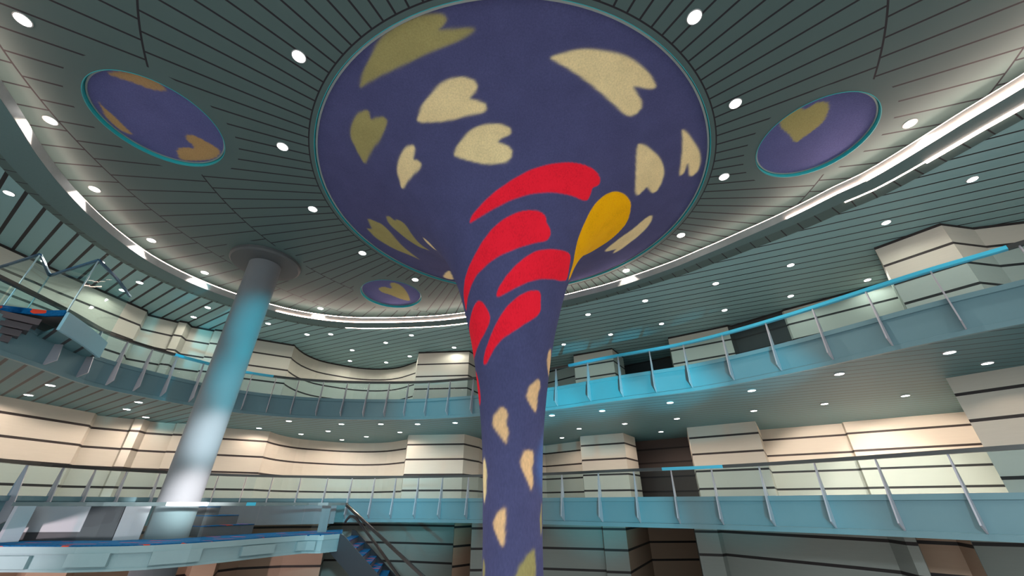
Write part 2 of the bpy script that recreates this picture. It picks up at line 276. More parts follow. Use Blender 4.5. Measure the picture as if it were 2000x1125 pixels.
def ring_ceiling_mat():
    m, nt, b = new_mat('radial_plank_ceiling'); N = NB(nt)
    x, y, z = N.pos()
    dx = N.m('SUBTRACT', x, 0.01); dy = N.m('SUBTRACT', y, DY)
    r = N.m('SQRT', N.m('ADD', N.m('MULTIPLY', dx, dx), N.m('MULTIPLY', dy, dy)))
    th = N.m('ARCTAN2', dy, dx)
    R1, R2, RC = 7.03, 9.06, 4.54
    u = N.m('MULTIPLY', th, 120/(2*math.pi))
    # plank rows are staggered from ring to ring
    off = N.m('ADD', 0.10, N.m('ADD', N.m('MULTIPLY', N.m('GREATER_THAN', r, R1), 0.45), N.m('MULTIPLY', N.m('GREATER_THAN', r, R2), 0.5)))
    f = N.m('FRACT', N.m('ADD', u, off))
    d = N.m('MULTIPLY', N.m('ABSOLUTE', N.m('SUBTRACT', f, 0.5)), r)
    radial = N.m('LESS_THAN', d, 0.017*120/(2*math.pi))
    radial = N.m('MULTIPLY', radial, N.m('GREATER_THAN', r, RC))
    rings = N.m('LESS_THAN', N.m('ABSOLUTE', N.m('SUBTRACT', r, RC)), 0.013)
    for q in (R1, R2): rings = N.m('MAXIMUM', rings, N.m('LESS_THAN', N.m('ABSOLUTE', N.m('SUBTRACT', r, q)), 0.015))
    line = N.m('MAXIMUM', radial, rings)
    for cx, cy, cr in [(M['c'][0], M['c'][1], M['r']*1.24) for M in MED] + [(-7.5, 9.97, 1.12)]:
        ax = N.m('SUBTRACT', x, cx); ay = N.m('SUBTRACT', y, cy)
        line = N.m('MULTIPLY', line, N.m('GREATER_THAN', N.m('ADD', N.m('MULTIPLY', ax, ax), N.m('MULTIPLY', ay, ay)), cr*cr))
    col = N.mix(line, N.tone(CEIL, 0.08, 0.7), DARK)
    nt.links.new(col, b.inputs['Base Color']); setin(b, rough=0.6, spec=0.3)
    return m

def straight_ceiling_mat(name, p_r, p_l, sp_r, sp_l, w_r, w_l, base):
    m, nt, b = new_mat(name); N = NB(nt)
    x, y, z = N.pos()
    def lines(ang, p0, sp, w):
        a = rad(ang)
        p = N.m('ADD', N.m('MULTIPLY', x, -math.sin(a)), N.m('MULTIPLY', y, math.cos(a)))
        f = N.m('FRACT', N.m('ADD', N.m('DIVIDE', N.m('SUBTRACT', p, p0), sp), 0.5))
        return N.m('LESS_THAN', N.m('ABSOLUTE', N.m('SUBTRACT', f, 0.5)), w/2/sp)
    left = N.m('LESS_THAN', N.m('ADD', N.m('MULTIPLY', x, 0.799), N.m('MULTIPLY', y, 0.602)), 0.0)
    lr = lines(-25.5, p_r, sp_r, w_r); ll = lines(-32.5, p_l, sp_l, w_l)
    fac = N.m('ADD', N.m('MULTIPLY', ll, left), N.m('MULTIPLY', lr, N.m('SUBTRACT', 1.0, left)))
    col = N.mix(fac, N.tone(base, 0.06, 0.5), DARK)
    nt.links.new(col, b.inputs['Base Color']); setin(b, rough=0.5, spec=0.35)
    return m

def wall_mat(name, z0, sp, top=None, base=(0.56, 0.52, 0.45)):
    m, nt, b = new_mat(name); N = NB(nt)
    x, y, z = N.pos(); z = N.m('SUBTRACT', z, EYE)
    f = N.m('FRACT', N.m('ADD', N.m('DIVIDE', N.m('SUBTRACT', z, z0), sp), 0.5))
    line = N.m('LESS_THAN', N.m('ABSOLUTE', N.m('SUBTRACT', f, 0.5)), 0.032/sp)
    if top is not None: line = N.m('MAXIMUM', line, N.m('GREATER_THAN', z, top))
    g = nt.nodes.new('ShaderNodeNewGeometry')
    mp = nt.nodes.new('ShaderNodeMapping'); mp.inputs['Scale'].default_value = (0.8, 0.8, 14)
    nt.links.new(g.outputs['Position'], mp.inputs['Vector'])
    grain = N.noise(3.0, 4, mp.outputs['Vector'])
    tone = N.scale(base, N.m('MULTIPLY_ADD', grain, 0.10, 0.95))
    col = N.mix(line, tone, lin((52, 46, 46)))
    nt.links.new(col, b.inputs['Base Color']); setin(b, rough=0.55, spec=0.25)
    return m

def carpet_mat():
    m, nt, b = new_mat('blue_carpet'); N = NB(nt)
    g = nt.nodes.new('ShaderNodeNewGeometry')
    mp = nt.nodes.new('ShaderNodeMapping'); mp.inputs['Scale'].default_value = (1.1, 5.0, 5.0)
    nt.links.new(g.outputs['Position'], mp.inputs['Vector'])
    red = N.m('GREATER_THAN', N.noise(1.3, 1, mp.outputs['Vector']), 0.655)
    pile = N.mix(N.noise(26, 3), lin((0, 40, 90)), lin((10, 100, 150)))
    nt.links.new(N.mix(red, pile, lin((190, 60, 40))), b.inputs['Base Color'])
    setin(b, rough=0.95, spec=0.1)
    return m

def felt_mat(name):
    m, nt, b = new_mat(name); N = NB(nt)
    a = nt.nodes.new('ShaderNodeAttribute'); a.attribute_name = 'pattern'
    g = nt.nodes.new('ShaderNodeNewGeometry')
    mp = nt.nodes.new('ShaderNodeMapping'); mp.inputs['Scale'].default_value = (1, 1, 0.35)
    nt.links.new(g.outputs['Position'], mp.inputs['Vector'])
    n1 = N.noise(38, 5, mp.outputs['Vector']); n2 = N.noise(2.2, 3)
    f = N.m('MULTIPLY', N.m('MULTIPLY_ADD', n1, 0.5, 0.75), N.m('MULTIPLY_ADD', n2, 0.3, 0.85))
    nt.links.new(N.scale(a.outputs['Color'], f), b.inputs['Base Color'])
    bp = nt.nodes.new('ShaderNodeBump'); bp.inputs['Strength'].default_value = 0.25; bp.inputs['Distance'].default_value = 0.02
    nt.links.new(n1, bp.inputs['Height']); nt.links.new(bp.outputs[0], b.inputs['Normal'])
    setin(b, rough=0.92, spec=0.12)
    return m

MED = [dict(n=q[0], c=q[1], r=q[2], h=q[3]) for q in DATA['med']]
M_RING = ring_ceiling_mat()
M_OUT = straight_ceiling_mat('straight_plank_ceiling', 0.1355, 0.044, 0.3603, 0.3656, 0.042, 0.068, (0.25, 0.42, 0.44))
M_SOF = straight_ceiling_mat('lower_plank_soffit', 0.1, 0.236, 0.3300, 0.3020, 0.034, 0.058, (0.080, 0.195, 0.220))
M_WALL2 = wall_mat('upper_wall_panels', 5.44, 0.55, 5.965)
M_WALL1 = wall_mat('middle_wall_panels', 2.09, 0.548)
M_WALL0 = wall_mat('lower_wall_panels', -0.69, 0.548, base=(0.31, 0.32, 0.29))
M_WALL0W = wall_mat('lower_warm_light_panels', -0.69, 0.548, base=(0.47, 0.32, 0.23))  # brown base carries the warm light on the set-back walls
M_FASCIA = plain('pale_blue_panel', (0.125, 0.235, 0.27), 0.45, 0.0, 0.03)
M_POST = plain('brushed_post_metal', (0.42, 0.42, 0.47), 0.35, 0.3, 0.03)
M_RAIL = plain('dark_metal_rail', (0.07, 0.07, 0.068), 0.3, 0.6, 0.05)
M_CYANREFL = plain('cyan_reflection_rail', (0.06, 0.52, 0.75), 0.3, 0.0, 0.02)  # reflection on the rails, painted in as plain cyan
M_GLASS = glass_mat('balustrade_glass')
M_GLASS2 = glass_mat('landing_glass', (0.86, 0.95, 0.95), 0.2)
M_EDGE = plain('polished_glass_edge', (0.55, 0.72, 0.75), 0.1, 0.6, 0.02)
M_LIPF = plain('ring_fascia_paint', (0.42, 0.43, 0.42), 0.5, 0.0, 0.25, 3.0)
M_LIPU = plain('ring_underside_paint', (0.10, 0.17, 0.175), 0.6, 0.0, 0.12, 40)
M_TEAL = plain('teal_reveal_paint', (0.02, 0.42, 0.46), 0.4, 0.0, 0.03)
M_TRIM = plain('brushed_rim_metal', (0.34, 0.40, 0.40), 0.4, 0.5, 0.03)
M_COLUMN = plain('column_lacquer', (0.17, 0.185, 0.20), 0.75, 0.0, 0.02, 6.0, 0.2)
M_COLLAR = plain('dark_collar_paint', (0.075, 0.085, 0.09), 0.6, 0.0, 0.05)
M_CARPET = carpet_mat()
M_STRING = plain('stringer_paint', (0.030, 0.036, 0.045), 0.5, 0.0, 0.06)
M_RISER = plain('riser_laminate', (0.11, 0.095, 0.10), 0.5, 0.0, 0.05)
M_SLAB = plain('pale_landing_edge', (0.23, 0.35, 0.38), 0.45, 0.0, 0.03)
M_SIDE = plain('pale_blue_side_panel', (0.20, 0.42, 0.52), 0.4, 0.0, 0.03)
M_BLUERAIL = plain('dark_blue_rail', (0.03, 0.10, 0.20), 0.2, 0.4, 0.2)
M_RAIL2 = plain('landing_rail', (0.26, 0.32, 0.33), 0.2, 0.6, 0.15)
M_WOODRAIL = plain('bronze_handrail', (0.10, 0.075, 0.07), 0.2, 0.8, 0.1)
M_LAV = plain('lavender_panel', (0.55, 0.47, 0.50), 0.5, 0.0, 0.03)
M_DKPAN = plain('dark_mauve_panel', (0.060, 0.047, 0.055), 0.4, 0.0, 0.04)
M_MAUVE = plain('grey_mauve_wall', (0.22, 0.20, 0.22), 0.5, 0.0, 0.05)
M_FLOOR = plain('carpeted_floor', (0.55, 0.52, 0.52), 0.9, 0.0, 0.2, 3.0)
M_COVE = emit('cove_led', (1.0, 0.70, 0.58), 26)
M_LENS = emit('downlight_lens', (1.0, 0.96, 0.92), 14)
M_DLTRIM = plain('downlight_trim', (0.5, 0.5, 0.5), 0.4, 0.3, 0.02)

# ------------------------------------------------------------------ plan curves
def pol(az, r): return (r*math.sin(rad(az)), r*math.cos(rad(az)))
ringA = [(-6.4, 1.2), (-7.6, 2.3)] + DATA['ringA'] + [(8.6, 3.3), (8.4, 2.0), (7.6, 0.6)]
RA = resample(ringA, 0.2)
balc = [pol(-75, 9.6), pol(-66, 10.3), pol(-58, 11.3)] + DATA['balc'] + [pol(58, 9.8), pol(66, 10.0), pol(75, 10.2)]
BL = resample(balc, 0.12)
BAZ = np.degrees(np.arctan2(BL[:, 0], BL[:, 1])); BR = np.hypot(BL[:, 0], BL[:, 1])
def bal_r(az): return float(np.interp(az, BAZ, BR))
def bal_part(a0, a1, n=None):
    n = n or max(3, int(abs(a1-a0)/0.8)+2)
    return np.array([pol(a, bal_r(a)) for a in np.linspace(a0, a1, n)])

# ------------------------------------------------------------------ setting: floor, ceilings, walls
OUTR = 25.0
def band(name, inner, z0, z1, mat, top=None):
    """level slab between a plan curve and the far circle"""
    P = np.asarray(inner); az = np.arctan2(P[:, 0], P[:, 1]); V = []; F = []; FM = []
    for p, a in zip(P, az):
        q = (OUTR*math.sin(a), OUTR*math.cos(a))
        V += [(p[0], p[1], E(z0)), (q[0], q[1], E(z0)), (q[0], q[1], E(z1)), (p[0], p[1], E(z1))]
    for i in range(len(P)-1):
        for j in range(4):
            F.append((i*4+j, i*4+(j+1) % 4, i*4+4+(j+1) % 4, i*4+4+j)); FM.append(1 if j == 2 and top else 0)
    F += [(0, 1, 2, 3), tuple(range(4*len(P)-4, 4*len(P)))]; FM += [0, 0]
    return tag(mesh_obj(name, V, F, mat, None, False, [mat, top or mat], FM), kind='structure')

fl = MB(); fl.prism([pol(a, OUTR) for a in range(-180, 180, 6)], -EYE-0.15, -EYE)
tag(fl.build('floor', M_FLOOR), kind='structure')

# inner ceiling disc with a hole for the flared column head and sunk medallions
def inner_ceiling():
    # plan outline follows the ring curve 0.5 m outside it, closed behind the camera
    P = RA - normals(RA)*0.55
    back = [(6.5, -1.5), (3.0, -2.6), (-1.5, -2.6), (-4.6, -0.8)]
    outl = np.vstack([P, np.array(back)])
    bm = bmesh.new()
    def loop(pts):
        vs_ = [bm.verts.new((x, y, E(H))) for x, y in pts]
        return [bm.edges.new((vs_[i], vs_[(i+1) % len(vs_)])) for i in range(len(vs_))]
    ed = loop(outl)
    ed += loop([(0.01+(RD+0.02)*math.cos(t), DY+(RD+0.02)*math.sin(t)) for t in np.linspace(0, 2*math.pi, 160, endpoint=False)])
    for m in MED:
        ed += loop([(m['c'][0]+m['r']*math.cos(t), m['c'][1]+m['r']*math.sin(t)) for t in np.linspace(0, 2*math.pi, 64, endpoint=False)])
    bmesh.ops.triangle_fill(bm, use_beauty=True, use_dissolve=False, edges=ed)
    me = bpy.data.meshes.new('ceiling'); bm.to_mesh(me); bm.free()
    me.materials.append(M_RING)
    return tag(link(bpy.data.objects.new('ceiling', me)), kind='structure')
inner_ceiling()
# upstand that closes the cove behind the ring, and the outer plank ceiling
N_RA = normals(RA)
az_ra = np.degrees(np.arctan2(RA[:, 0], RA[:, 1]))
ringw = np.interp(az_ra, [-70, -40, -25, -10, 8, 18, 32, 42, 50, 70], [.66, .60, .52, .46, .42, .28, .27, .38, .45, .48])
RC_ = RA - N_RA*ringw[:, None]
tag(sweep('trim_1', RA - N_RA*0.56, [(0, Z2+0.02), (-0.04, Z2+0.02), (-0.04, H+0.02), (0, H+0.02)], M_RING), kind='structure')
band('ceiling', RC_ - N_RA*0.02, Z2, Z2+0.25, M_OUT)
# ticked border plank along the ring
def ticks():
    m, nt, b = new_mat('border_planks'); N = NB(nt)
    uv = nt.nodes.new('ShaderNodeUVMap'); sx = nt.nodes.new('ShaderNodeSeparateXYZ'); nt.links.new(uv.outputs[0], sx.inputs[0])
    f = N.m('ABSOLUTE', N.m('SUBTRACT', N.m('FRACT', sx.outputs[0]), 0.5))
    nt.links.new(N.mix(N.m('LESS_THAN', f, 0.035), N.tone(CEIL, 0.06, 0.5), DARK), b.inputs['Base Color'])
    setin(b, rough=0.5, spec=0.35)
    bw = np.interp(az_ra, [-70, -30, -5, 10, 30, 70], [.25, .22, .05, .18, .42, .50])
    A_ = RC_; B_ = RC_ - N_RA*bw[:, None]
    V = [(x, y, E(Z2-0.006)) for x, y in A_]+[(x, y, E(Z2-0.006)) for x, y in B_]; n = len(A_)
    o = mesh_obj('trim_2', V, [(i, i+1, n+i+1, n+i) for i in range(n-1)], m)
    s = np.r_[0, np.cumsum(np.hypot(*np.diff(A_, axis=0).T))]/0.36
    ul = o.data.uv_layers.new(name='UVMap')
    for lp in o.data.loops: ul.data[lp.index].uv = (s[lp.vertex_index % n], 0)
    tag(o, kind='structure')
ticks()
# decks: slabs whose undersides are the plank soffits
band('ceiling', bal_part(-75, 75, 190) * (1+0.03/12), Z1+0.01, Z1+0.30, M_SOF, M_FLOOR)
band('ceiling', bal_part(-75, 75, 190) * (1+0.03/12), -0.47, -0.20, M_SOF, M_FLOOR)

def wall(name, pts, z0, z1, mat, curve=()):
    V = [(x, y, E(z0)) for x, y in pts]+[(x, y, E(z1)) for x, y in pts]; n = len(pts)
    o = mesh_obj(name, V, [(i, i+1, n+i+1, n+i) for i in range(n-1)], mat)
    return tag(o, kind='structure')
curveL = [tuple(p) for p in resample([(-9.47, 16.1), (-9.5, 16.95), (-9.22, 17.9), (-8.62, 18.5), (-7.75, 19.08), (-6.7, 19.28), (-5.66, 18.98), (-4.6, 18.1)], 0.3)]
PLAN_L = [(-14.0, 2.0), (-13.9, 5.0), (-13.65, 7.5), (-13.35, 10.17), (-12.98, 12.45), (-13.22, 12.78), (-12.62, 13.42), (-12.48, 13.33), (-12.28, 13.45),
          (-12.40, 13.85), (-11.75, 14.3), (-11.72, 14.16), (-11.45, 14.27), (-10.75, 15.1), (-9.42, 15.9)]
PLAN_B = [(-9.42, 15.9)] + curveL + [(-4.24, 16.82), (-1.92, 16.6), (-1.39, 17.76), (-1.2, 19.0), (1.6, 20.1), (3.06, 18.59), (2.85, 17.2), (4.42, 16.28),
          (5.2, 17.45), (5.6, 18.8), (7.4, 17.36), (6.47, 15.05), (8.3, 13.77)]
PLAN_R = [(8.3, 13.77), (9.45, 15.56), (11.56, 14.2), (11.42, 13.95), (13.9, 12.2), (9.75, 8.60), (10.52, 7.55), (11.5, 7.72), (12.6, 7.45), (13.2, 5.0), (13.6, 2.0)]
NICHE = [(5.2, 17.45), (5.6, 18.8), (7.4, 17.36)]
PLAN_B2 = [(7.4, 17.36), (6.47, 15.05), (8.3, 13.77)]
PLAN_B = PLAN_B[:PLAN_B.index((5.2, 17.45))+1]
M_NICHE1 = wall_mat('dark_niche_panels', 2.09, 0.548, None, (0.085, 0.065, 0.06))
M_NICHE2 = wall_mat('dark_upper_niche_and_shade', 5.44, 0.55, 5.965, (0.055, 0.055, 0.055))
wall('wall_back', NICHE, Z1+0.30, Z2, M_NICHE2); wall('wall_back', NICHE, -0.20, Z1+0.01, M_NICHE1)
wall('wall_right', [(8.3, 13.77), pol(31.6, 16.2), pol(37.6, 15.75)], Z1+0.30, Z2, M_NICHE2)  # shade of this recess painted in with the dark panel colour
wall('wall_right', [pol(37.6, 15.75), pol(37.8, 15.68), pol(48.35, 15.6)]+PLAN_R[5:], Z1+0.30, Z2, M_WALL2)
for nm, P in (('wall_left', PLAN_L), ('wall_back', PLAN_B), ('wall_back', PLAN_B2), ('wall_right', PLAN_R)):
    if nm != 'wall_right': wall(nm, P, Z1+0.30, Z2, M_WALL2)
    wall(nm, P, -0.20, Z1+0.01, M_WALL1)
# lower storey: nearer curved walls and pillars below the middle balcony
P0L = [pol(-75, 13.5), pol(-60, 14.5), pol(-50, 15.2), pol(-46, 15.6), pol(-45.5, 14.4), pol(-43, 14.4), pol(-42.5, 15.6), pol(-38, 16.2), pol(-34.4, 16.6), pol(-34, 15.6), pol(-32.0, 15.7), pol(-31.7, 17.0), pol(-30, 17.3), pol(-26, 17.2), pol(-22, 16.8)]
P0B = [pol(-22, 16.8), pol(-21.8, 18.4), pol(-18.7, 18.1), pol(-13, 17.2), pol(-7.25, 16.3), pol(-7.2, 15.5), pol(-5.1, 16.0), pol(-5.05, 14.7), pol(-3.9, 14.7), pol(0, 14.9), pol(3.9, 15.0), pol(11.2, 14.8), pol(11.25, 14.6), pol(14.0, 14.6), pol(16.6, 17.9), pol(21.7, 18.6)]
P0R = [pol(21.7, 18.6), pol(21.8, 14.1), pol(24.2, 14.15), pol(24.6, 14.35), pol(30, 13.6), pol(36, 13.0), pol(39.2, 12.72), pol(40.4, 12.12), pol(41.2, 12.06), pol(41.25, 12.75), pol(43.9, 12.7), pol(44.8, 12.05), pol(44.85, 12.9), pol(47.8, 13.2), pol(60, 13.6), pol(75, 14.0)]
for nm, P in (('wall_left', P0L), ('wall_back', P0B), ('wall_right', P0R)):
    # set-back stretches have warm lamp light painted in as brown, the fronts grey-green
    def warm(a, b):
        z = [math.degrees(math.atan2(q[0], q[1])) for q in (a, b)]; m_ = sum(z)/2
        return m_ < -22 or -7.21 < m_ < -5.06 or 14.0 < m_ < 21.75 or 41.24 < m_ < 44.82
    i = 0
    while i < len(P)-1:
        j = i+1; w_ = warm(P[i], P[i+1])
        while j < len(P)-1 and warm(P[j], P[j+1]) == w_: j += 1
        wall(nm, P[i:j+1], -EYE, -0.47, M_WALL0W if w_ else M_WALL0); i = j

# ------------------------------------------------------------------ light ring
ring = tag(empty('ceiling_ring', (0, DY, E(6.0))), 'pale oval light ring hung around the edge of the radial plank ceiling', 'ceiling ring')
def ring_part(name, o):
    o.name = name; o.parent = ring; o.matrix_parent_inverse = ring.matrix_basis.inverted(); return o
def sweepw(name, path, nrm, prof, mat):
    """prof: (fraction of ring width outward, extra offset, z)"""
    V = []; F = []; k = len(prof)
    for p, q, w in zip(path, nrm, ringw):
        for fr, ex, z in prof:
            o = fr*w+ex; V.append((p[0]-q[0]*o, p[1]-q[1]*o, E(z)))
    for i in range(len(path)-1):
        for j in range(k):
            F.append((i*k+j, i*k+(j+1) % k, (i+1)*k+(j+1) % k, (i+1)*k+j))
    return mesh_obj(name, V, F, mat)
ring_part('inner_lip', sweepw('inner_lip', RA, N_RA, [(0, 0, 6.0), (0, 0.025, 6.0), (0, 0.025, 6.2), (0, 0, 6.2)], M_LIPF))
ring_part('underside', sweepw('underside', RA, N_RA, [(0, 0.012, 5.995), (1, 0, 5.995), (1, 0, 6.02), (0, 0.012, 6.02)], M_LIPU))
def az_slice(a0, a1):
    i = np.where((az_ra >= a0) & (az_ra <= a1))[0]; return i[0], i[-1]+1
def strip(a0, a1, off, z, s=0.022, name='led_strip', fr=0.0, mat=None):
    i, j = az_slice(a0, a1)
    w = off + fr*ringw[i:j, None]
    P = RA[i:j] - N_RA[i:j]*w
    return ring_part(name, sweep(name, P, [(-s, z-s), (s, z-s), (s, z+s), (-s, z+s)], mat or M_COVE))
strip(-89, 89, 0.06, 6.225, 0.014)
strip(-34, -4, -0.012, 6.015, 0.012); strip(42, 54, -0.012, 6.015, 0.016); strip(51, 80, -0.016, 6.02, 0.03)
strip(-26, -5, 0.03, 6.008, 0.016, fr=1.0); strip(47, 57, 0.03, 6.008, 0.016, fr=1.0); strip(54, 85, 0.045, 6.0, 0.03, fr=1.0)

# ------------------------------------------------------------------ flared column with its heart pattern
PAL = {'blue': lin((80, 82, 122)), 'cream': lin((242, 219, 166)), 'olive': lin((162, 152, 100)), 'sand': lin((242, 198, 148)), 'sandd': lin((172, 138, 98)),
       'brown': lin((178, 144, 98)), 'red': lin((255, 36, 58)), 'yellow': lin((255, 186, 4))}
def sdf(px, py, poly):
    """signed distance to a closed polygon, negative inside"""
    P = np.array(poly); d2 = np.full(px.shape, 1e9); inside = np.zeros(px.shape, bool)
    for i in range(len(P)):
        a = P[i]; b = P[(i+1) % len(P)]; e = b-a
        t = np.clip(((px-a[0])*e[0]+(py-a[1])*e[1])/max(e@e, 1e-12), 0, 1)
        d2 = np.minimum(d2, (px-a[0]-e[0]*t)**2+(py-a[1]-e[1]*t)**2)
        c = ((a[1] > py) != (b[1] > py))
        with np.errstate(divide='ignore', invalid='ignore'):
            xi = (b[0]-a[0])*(py-a[1])/(b[1]-a[1])+a[0]
        inside ^= c & (px < xi)
    return np.sqrt(d2)*np.where(inside, -1, 1)
def round_poly(P, it=2):
    P = np.array(P, float)
    for _ in range(it):
        Q = np.roll(P, -1, axis=0); P = np.stack([.78*P+.22*Q, .22*P+.78*Q], 1).reshape(-1, 2)
    return P
def paint(me, cols):
    at = me.color_attributes.new(name='pattern', type='FLOAT_COLOR', domain='POINT')
    at.data.foreach_set('color', np.c_[cols, np.ones(len(cols))].astype(np.float32).ravel())

def flared_column():
    PR = np.array(DATA['prof']); prof = resample(PR, 0.02)
    sl = np.r_[0, np.cumsum(np.hypot(*np.diff(prof, axis=0).T))]
    ns, nt_ = 470, 900
    sv = np.linspace(0, sl[-1], ns); rv = np.interp(sv, sl, prof[:, 0]); zv = np.interp(sv, sl, prof[:, 1])
    zv = np.maximum(zv, -EYE); zv = np.where(zv > 6.2, zv+(zv-6.2)*0.2, zv); rv[-1] = RD
    th = np.linspace(-2*math.pi, 0, nt_, endpoint=False)     # seam on the far side from the eye is of no matter
    TH, SV = np.meshgrid(th, sv); RV = np.repeat(rv[:, None], nt_, 1); ZV = np.repeat(zv[:, None], nt_, 1)
    V = np.stack([0.01+RV*np.cos(TH), DY+RV*np.sin(TH), ZV+EYE], -1).reshape(-1, 3)
    me = bpy.data.meshes.new('felt_body')
    i = np.arange(ns-1)[:, None]*nt_; j = np.arange(nt_)[None]; j2 = (j+1) % nt_
    quads = np.stack([i+j, i+j2, i+nt_+j2, i+nt_+j], -1).reshape(-1, 4)
    me.vertices.add(len(V)); me.vertices.foreach_set('co', V.astype(np.float32).ravel())
    me.loops.add(quads.size); me.loops.foreach_set('vertex_index', quads.astype(np.int32).ravel())
    me.polygons.add(len(quads)); me.polygons.foreach_set('loop_start', np.arange(0, quads.size, 4, dtype=np.int32))
    me.polygons.foreach_set('loop_total', np.full(len(quads), 4, np.int32))
    me.polygons.foreach_set('use_smooth', np.ones(len(quads), bool))
    me.update(calc_edges=True); me.validate()
    colr = np.tile(np.array(PAL['blue']), (ns, nt_, 1))
    wob = 0.006*np.sin(SV*23+TH*13)+0.004*np.sin(SV*61-TH*37)
    for kind, poly in DATA['hearts']:
        P = round_poly(poly, 2)
        rc = float(np.interp(P[:, 1].mean(), sv, rv))
        tc = P[:, 0].mean()
        sh = TH + 2*math.pi*np.round((tc-TH)/(2*math.pi))
        near = (np.abs(sh-tc) < np.ptp(P[:, 0])/2+0.4) & (np.abs(SV-P[:, 1].mean()) < np.ptp(P[:, 1])/2+0.4)
        idx = np.where(near)
        k = np.clip(rv[idx[0]], 0.3, 9)              # distance in metres round the column
        d = sdf((sh[idx]-tc)*rc, SV[idx], np.c_[(P[:, 0]-tc)*rc, P[:, 1]]) * np.clip(k/rc, .6, 1.4)
        soft = 0.010 if kind in ('red', 'yellow') else 0.022
        w = 1/(1+np.exp(np.clip((d+wob[idx]*(0.3 if kind in ('red', 'yellow') else 1))/soft*2.2, -30, 30)))
        colr[idx] = colr[idx]*(1-w[:, None])+np.array(PAL[kind])*w[:, None]
    paint(me, colr.reshape(-1, 3)); me.materials.append(felt_mat('blue_felt'))
    root = tag(empty('trumpet_column', (0.01, DY, 0)), 'giant trumpet-shaped central column in blue felt with cream hearts and red and yellow shapes', 'column')
    o = link(bpy.data.objects.new('felt_body', me), root); o.matrix_parent_inverse = root.matrix_basis.inverted()
    v, f = lathe([(RD-0.03, H+0.052), (RD-0.03, H+0.035), (RD+0.006, H+0.035), (RD+0.006, H+0.08)], 160, (0.01, DY))
    r = mesh_obj('rim', v, f, M_TRIM, root); r.matrix_parent_inverse = root.matrix_basis.inverted()
    r['label'] = 'thin grey-green metal rim around the felt head'
    v, f = lathe([(RD+0.006, H+0.08), (RD+0.02, H+0.08), (RD+0.02, H-0.004), (RD+0.03, H-0.004), (RD+0.03, H+0.03)], 160, (0.01, DY))
    r = mesh_obj('teal_reveal', v, f, M_TEAL, root); r.matrix_parent_inverse = root.matrix_basis.inverted()
flared_column()

MEDLAB = {'L': 'large round blue felt medallion with brown heart pieces in ceiling on the left',
          'R': 'round blue felt medallion with one upright olive heart in ceiling on the right',
          'B': 'round blue felt medallion with one tilted olive heart, behind the trumpet column'}
for md in MED:
    c, r = md['c'], md['r']
    root = tag(empty('medallion', (c[0], c[1], E(H))), MEDLAB[md['n']], 'ceiling medallion', 'felt medallions in the radial ceiling')
    inv = root.matrix_basis.inverted()
    nr, nt_ = 70, 220
    rr = np.linspace(0.002, r*0.985, nr); th = np.linspace(0, 2*math.pi, nt_, endpoint=False)
    T, Rr = np.meshgrid(th, rr); X = Rr*np.cos(T); Y = Rr*np.sin(T)
    V = np.stack([X+c[0], Y+c[1], np.full(X.shape, E(H+0.085))], -1).reshape(-1, 3)
    F = [(a*nt_+b, a*nt_+(b+1) % nt_, (a+1)*nt_+(b+1) % nt_, (a+1)*nt_+b) for a in range(nr-1) for b in range(nt_)]
    F.append(tuple(range(nt_)))
    o = mesh_obj('felt_disc', V, F, felt_mat('medallion_felt'), root); o.matrix_parent_inverse = inv
    cols = np.tile(np.array(lin((92, 95, 142))), (nr*nt_, 1))
    for kind, poly in md['h']:
        d = sdf(X.ravel(), Y.ravel(), round_poly(poly, 2)) + 0.006*np.sin(X.ravel()*60)+0.005*np.sin(Y.ravel()*83)
        w = 1/(1+np.exp(np.clip(d/0.018*2.2, -30, 30)))
        cols = cols*(1-w[:, None])+np.array(PAL[kind])*w[:, None]
    paint(o.data, cols)
    v, f = lathe([(r*0.965, H+0.083), (r*0.965, H+0.065), (r*0.99, H+0.065), (r*0.99, H+0.10)], 96, c)
    q = mesh_obj('rim', v, f, M_TRIM, root); q.matrix_parent_inverse = inv
    v, f = lathe([(r*0.985, H+0.10), (r+0.004, H+0.10), (r+0.004, H-0.006), (r+0.014, H-0.006), (r+0.014, H+0.03)], 96, c)
    q = mesh_obj('teal_reveal', v, f, M_TEAL, root); q.matrix_parent_inverse = inv

# ------------------------------------------------------------------ round column
cc = (-7.5, 9.97)
root = tag(empty('round_column', (cc[0], cc[1], 0)), 'smooth round column with dark ceiling disc, washed cyan above and white below', 'column')
inv = root.matrix_basis.inverted()
v, f = lathe([(0.40, -EYE), (0.40, 0), (0.43, H-0.1)], 64, cc)
q = mesh_obj('shaft', v, f, M_COLUMN, root, True); q.matrix_parent_inverse = inv
v, f = lathe([(0.35, H-0.13), (0.90, H-0.13), (0.95, H-0.08), (0.95, H-0.001)], 64, cc)
q = mesh_obj('ceiling_disc', v, f, M_COLLAR, root); q.matrix_parent_inverse = inv
q['label'] = 'dark grey disc where the shaft meets the ceiling'

